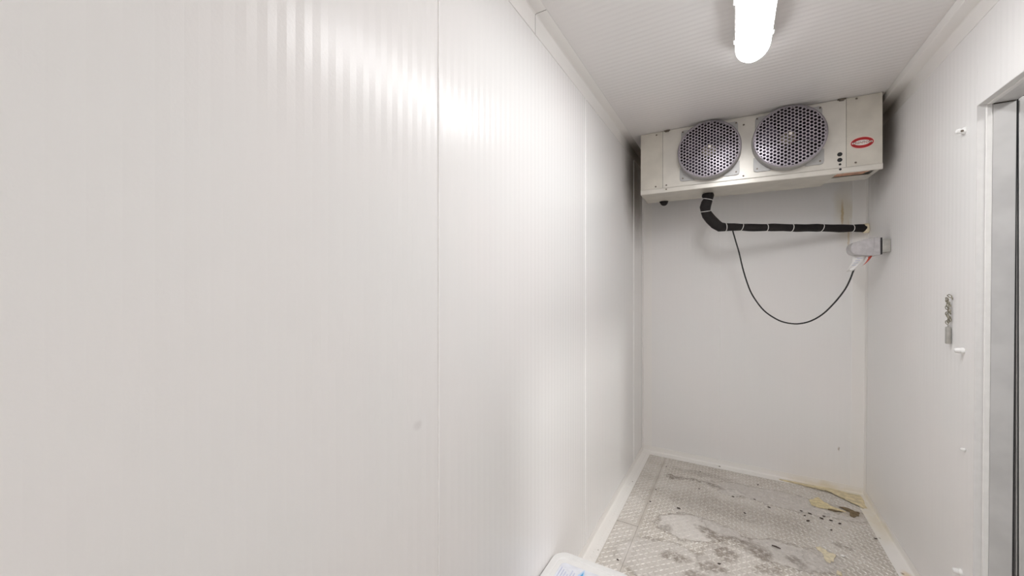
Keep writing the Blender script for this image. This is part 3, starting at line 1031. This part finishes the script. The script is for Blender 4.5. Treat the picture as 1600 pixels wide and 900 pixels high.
def scrap(name, pts, z0, zt, m, label, cat, jag=0.006, seed=1):
    """flat ragged piece: outline in plan, a raised uneven middle"""
    rnd = random.Random(seed)
    out = []
    n = len(pts)
    for i in range(n):
        a, b = Vector(pts[i]), Vector(pts[(i + 1) % n])
        for k in range(3):
            p = a.lerp(b, k / 3)
            out.append(Vector((p.x + rnd.uniform(-jag, jag) * (k > 0), p.y + rnd.uniform(-jag, jag) * (k > 0))))
    c = sum(out, Vector((0, 0))) / len(out)
    rings = [[(p.x - c.x, p.y - c.y, 0.0) for p in out],
             [((p.x - c.x) * 0.97, (p.y - c.y) * 0.97, zt * rnd.uniform(0.5, 0.9)) for p in out],
             [((p.x - c.x) * 0.5, (p.y - c.y) * 0.5, zt * rnd.uniform(0.8, 1.3)) for p in out]]
    o = MB().loft(rings).build(name, m, None, True)
    o.location = (c.x, c.y, z0)
    return tag(o, label, cat)


ZF = 0.0029
scrap('foam_scrap', [(0.452, 3.352), (0.512, 3.425), (0.538, 3.365), (0.572, 3.323), (0.640, 3.290), (0.567, 3.285), (0.496, 3.27), (0.456, 3.282)][::-1], ZF, 0.006, M_foam, 'large yellow foam scrap lying near the back corner', 'foam', seed=3)
scrap('foam_scrap', [(0.401, 2.76), (0.427, 2.781), (0.45, 2.745), (0.488, 2.737), (0.467, 2.668), (0.449, 2.641), (0.431, 2.647), (0.428, 2.715)][::-1], ZF, 0.005, M_foam2, 'cream foam scrap lying in the middle of the floor', 'foam', seed=4)
scrap('foam_scrap', [(0.458, 2.555), (0.466, 2.585), (0.482, 2.575), (0.480, 2.552)][::-1], ZF, 0.008, M_foam2, 'small cream crumb of foam nearest the camera', 'foam', 0.002, seed=5)
scrap('foam_scrap', [(0.508, 2.745), (0.522, 2.756), (0.533, 2.748), (0.520, 2.738)][::-1], ZF, 0.005, M_plug, 'tiny white crumb beside the cream foam scrap', 'foam', 0.002, seed=6)
scrap('brown_crust', [(0.540, 3.268), (0.590, 3.272), (0.625, 3.285), (0.60, 3.300), (0.555, 3.286)][::-1], ZF, 0.003, M_crust, 'brown crust along the edge of the large yellow foam scrap', 'crust', seed=7)
scrap('brown_crust', [(0.610, 3.345), (0.650, 3.362), (0.685, 3.345), (0.715, 3.325), (0.70, 3.275), (0.665, 3.24), (0.652, 3.268), (0.662, 3.305), (0.635, 3.325)][::-1], ZF, 0.003, M_crust, 'curved brown crust beside the skirting in the back corner', 'crust', seed=8)
foam = scrap('foam_sealant', [(0.30, 3.590), (0.452, 3.583), (0.541, 3.566), (0.615, 3.560), (0.660, 3.490), (0.735, 3.482), (0.748, 3.40), (0.775, 3.42), (0.780, 3.60), (0.60, 3.615), (0.30, 3.600)][::-1], ZF, 0.007, M_caulk,
             'dried yellow foam sealant squeezed along the back corner skirting', 'sealant', 0.008, seed=9)

chips = [
    (-0.322, 2.788, 1.3, 'dark crumb lying just beyond the rim of the large pale floor patch'),
    (-0.069, 2.337, 1, 'black crumb on the dirty plate closest to the camera, in line with the cream scrap'),
    (0.06, 2.946, 1, 'lone dark crumb in the middle of the floor, between pale patch and foam'),
    (-0.006, 3.137, 1, 'dark crumb at the start of the thin dirt line across the floor'),
    (-0.502, 2.778, 0.8, 'dark crumb on the long floor joint, the nearer of two'),
    (-0.495, 2.963, 0.7, 'dark crumb on the long floor joint, the farther of two'),
    (-0.548, 2.095, 0.8, 'dark crumb on the narrow floor strip behind the white tub'),
    (-0.222, 3.133, 0.8, 'small dark crumb below the brown smear, toward the pale patch'),
    (-0.104, 3.61, 0.9, 'dark crumb on the baseboard under the joint of the back wall'),
    (0.386, 3.163, 0.9, 'dark crumb left of the yellow foam scrap, first above the dirt line'),
    (0.428, 3.151, 1.2, 'wide dark crumb below the tip of the yellow foam scrap'),
    (0.406, 3.049, 1.3, 'largest dark crumb below the dirt line near the yellow foam'),
    (0.485, 3.125, 1.2, 'dark crumb on the dirt line right below the yellow foam scrap'),
    (0.504, 3.163, 0.9, 'dark crumb between the dirt line and the yellow foam scrap'),
    (0.532, 3.127, 1.1, 'dark crumb second from the end of the dirt line by the corner'),
    (0.574, 3.114, 1.1, 'dark crumb at the end of the dirt line by the corner'),
    (0.154, 3.417, 0.8, 'small dark crumb alone near the back baseboard'),
    (0.514, 3.005, 0.8, 'tiny dark crumb on the clean plate below the dirt line'),
    (0.203, 3.106, 1.1, 'dark crumb midway along the dirt line across the floor'),
    (0.124, 3.172, 0.8, 'small dark crumb early on the dirt line, second from its start'),
    (0.722, 3.033, 0.9, 'dark crumb against the baseboard of the door-side wall'),
    (0.397, 3.109, 0.9, 'flat dark crumb touching the dirt line left of the foam scrap'),
    (-0.485, 3.387, 0.7, 'tiny dark crumb in the far corner by the long wall'),
    (-0.235, 3.43, 0.8, 'dark crumb near the back baseboard above the brown smear'),
]


def chip_mesh(i):
    rnd = random.Random(50 + i)
    m = MB()
    rings = []
    for z, s in ((0, 1.0), (0.0035, 0.95), (0.006, 0.5)):
        rings.append([(0.0135 * s * math.cos(a) * rnd.uniform(0.75, 1.15), 0.0075 * s * math.sin(a) * rnd.uniform(0.7, 1.2), z * rnd.uniform(0.8, 1.2)) for a in [2 * PI * k / 7 for k in range(7)]])
    return m.loft(rings).mesh('dirt_chip', M_dirt)


cms = [chip_mesh(i) for i in range(4)]
for i, (x, y, s, lab_c) in enumerate(chips):
    o = bpy.data.objects.new('dirt_chip', cms[i % 4])
    COL.objects.link(o)
    o.location = (x, y, ZF)
    o.scale = (0.72 * s, 0.72 * s, 0.72 * s)
    o.rotation_euler = (0, 0, random.uniform(-0.8, 0.8))
    tag(o, lab_c, 'dirt', 'dark crumbs on the floor')
sp = MB().tube([(-0.020, 0.004, 0.003), (0.0, 0.0, 0.004), (0.021, -0.006, 0.003)], [0.003, 0.0048, 0.003], 6).build('splinter', M_dirt)
sp.location = (0.207, 2.648, ZF)
tag(sp, 'long black splinter lying on a pale patch of the floor', 'splinter')
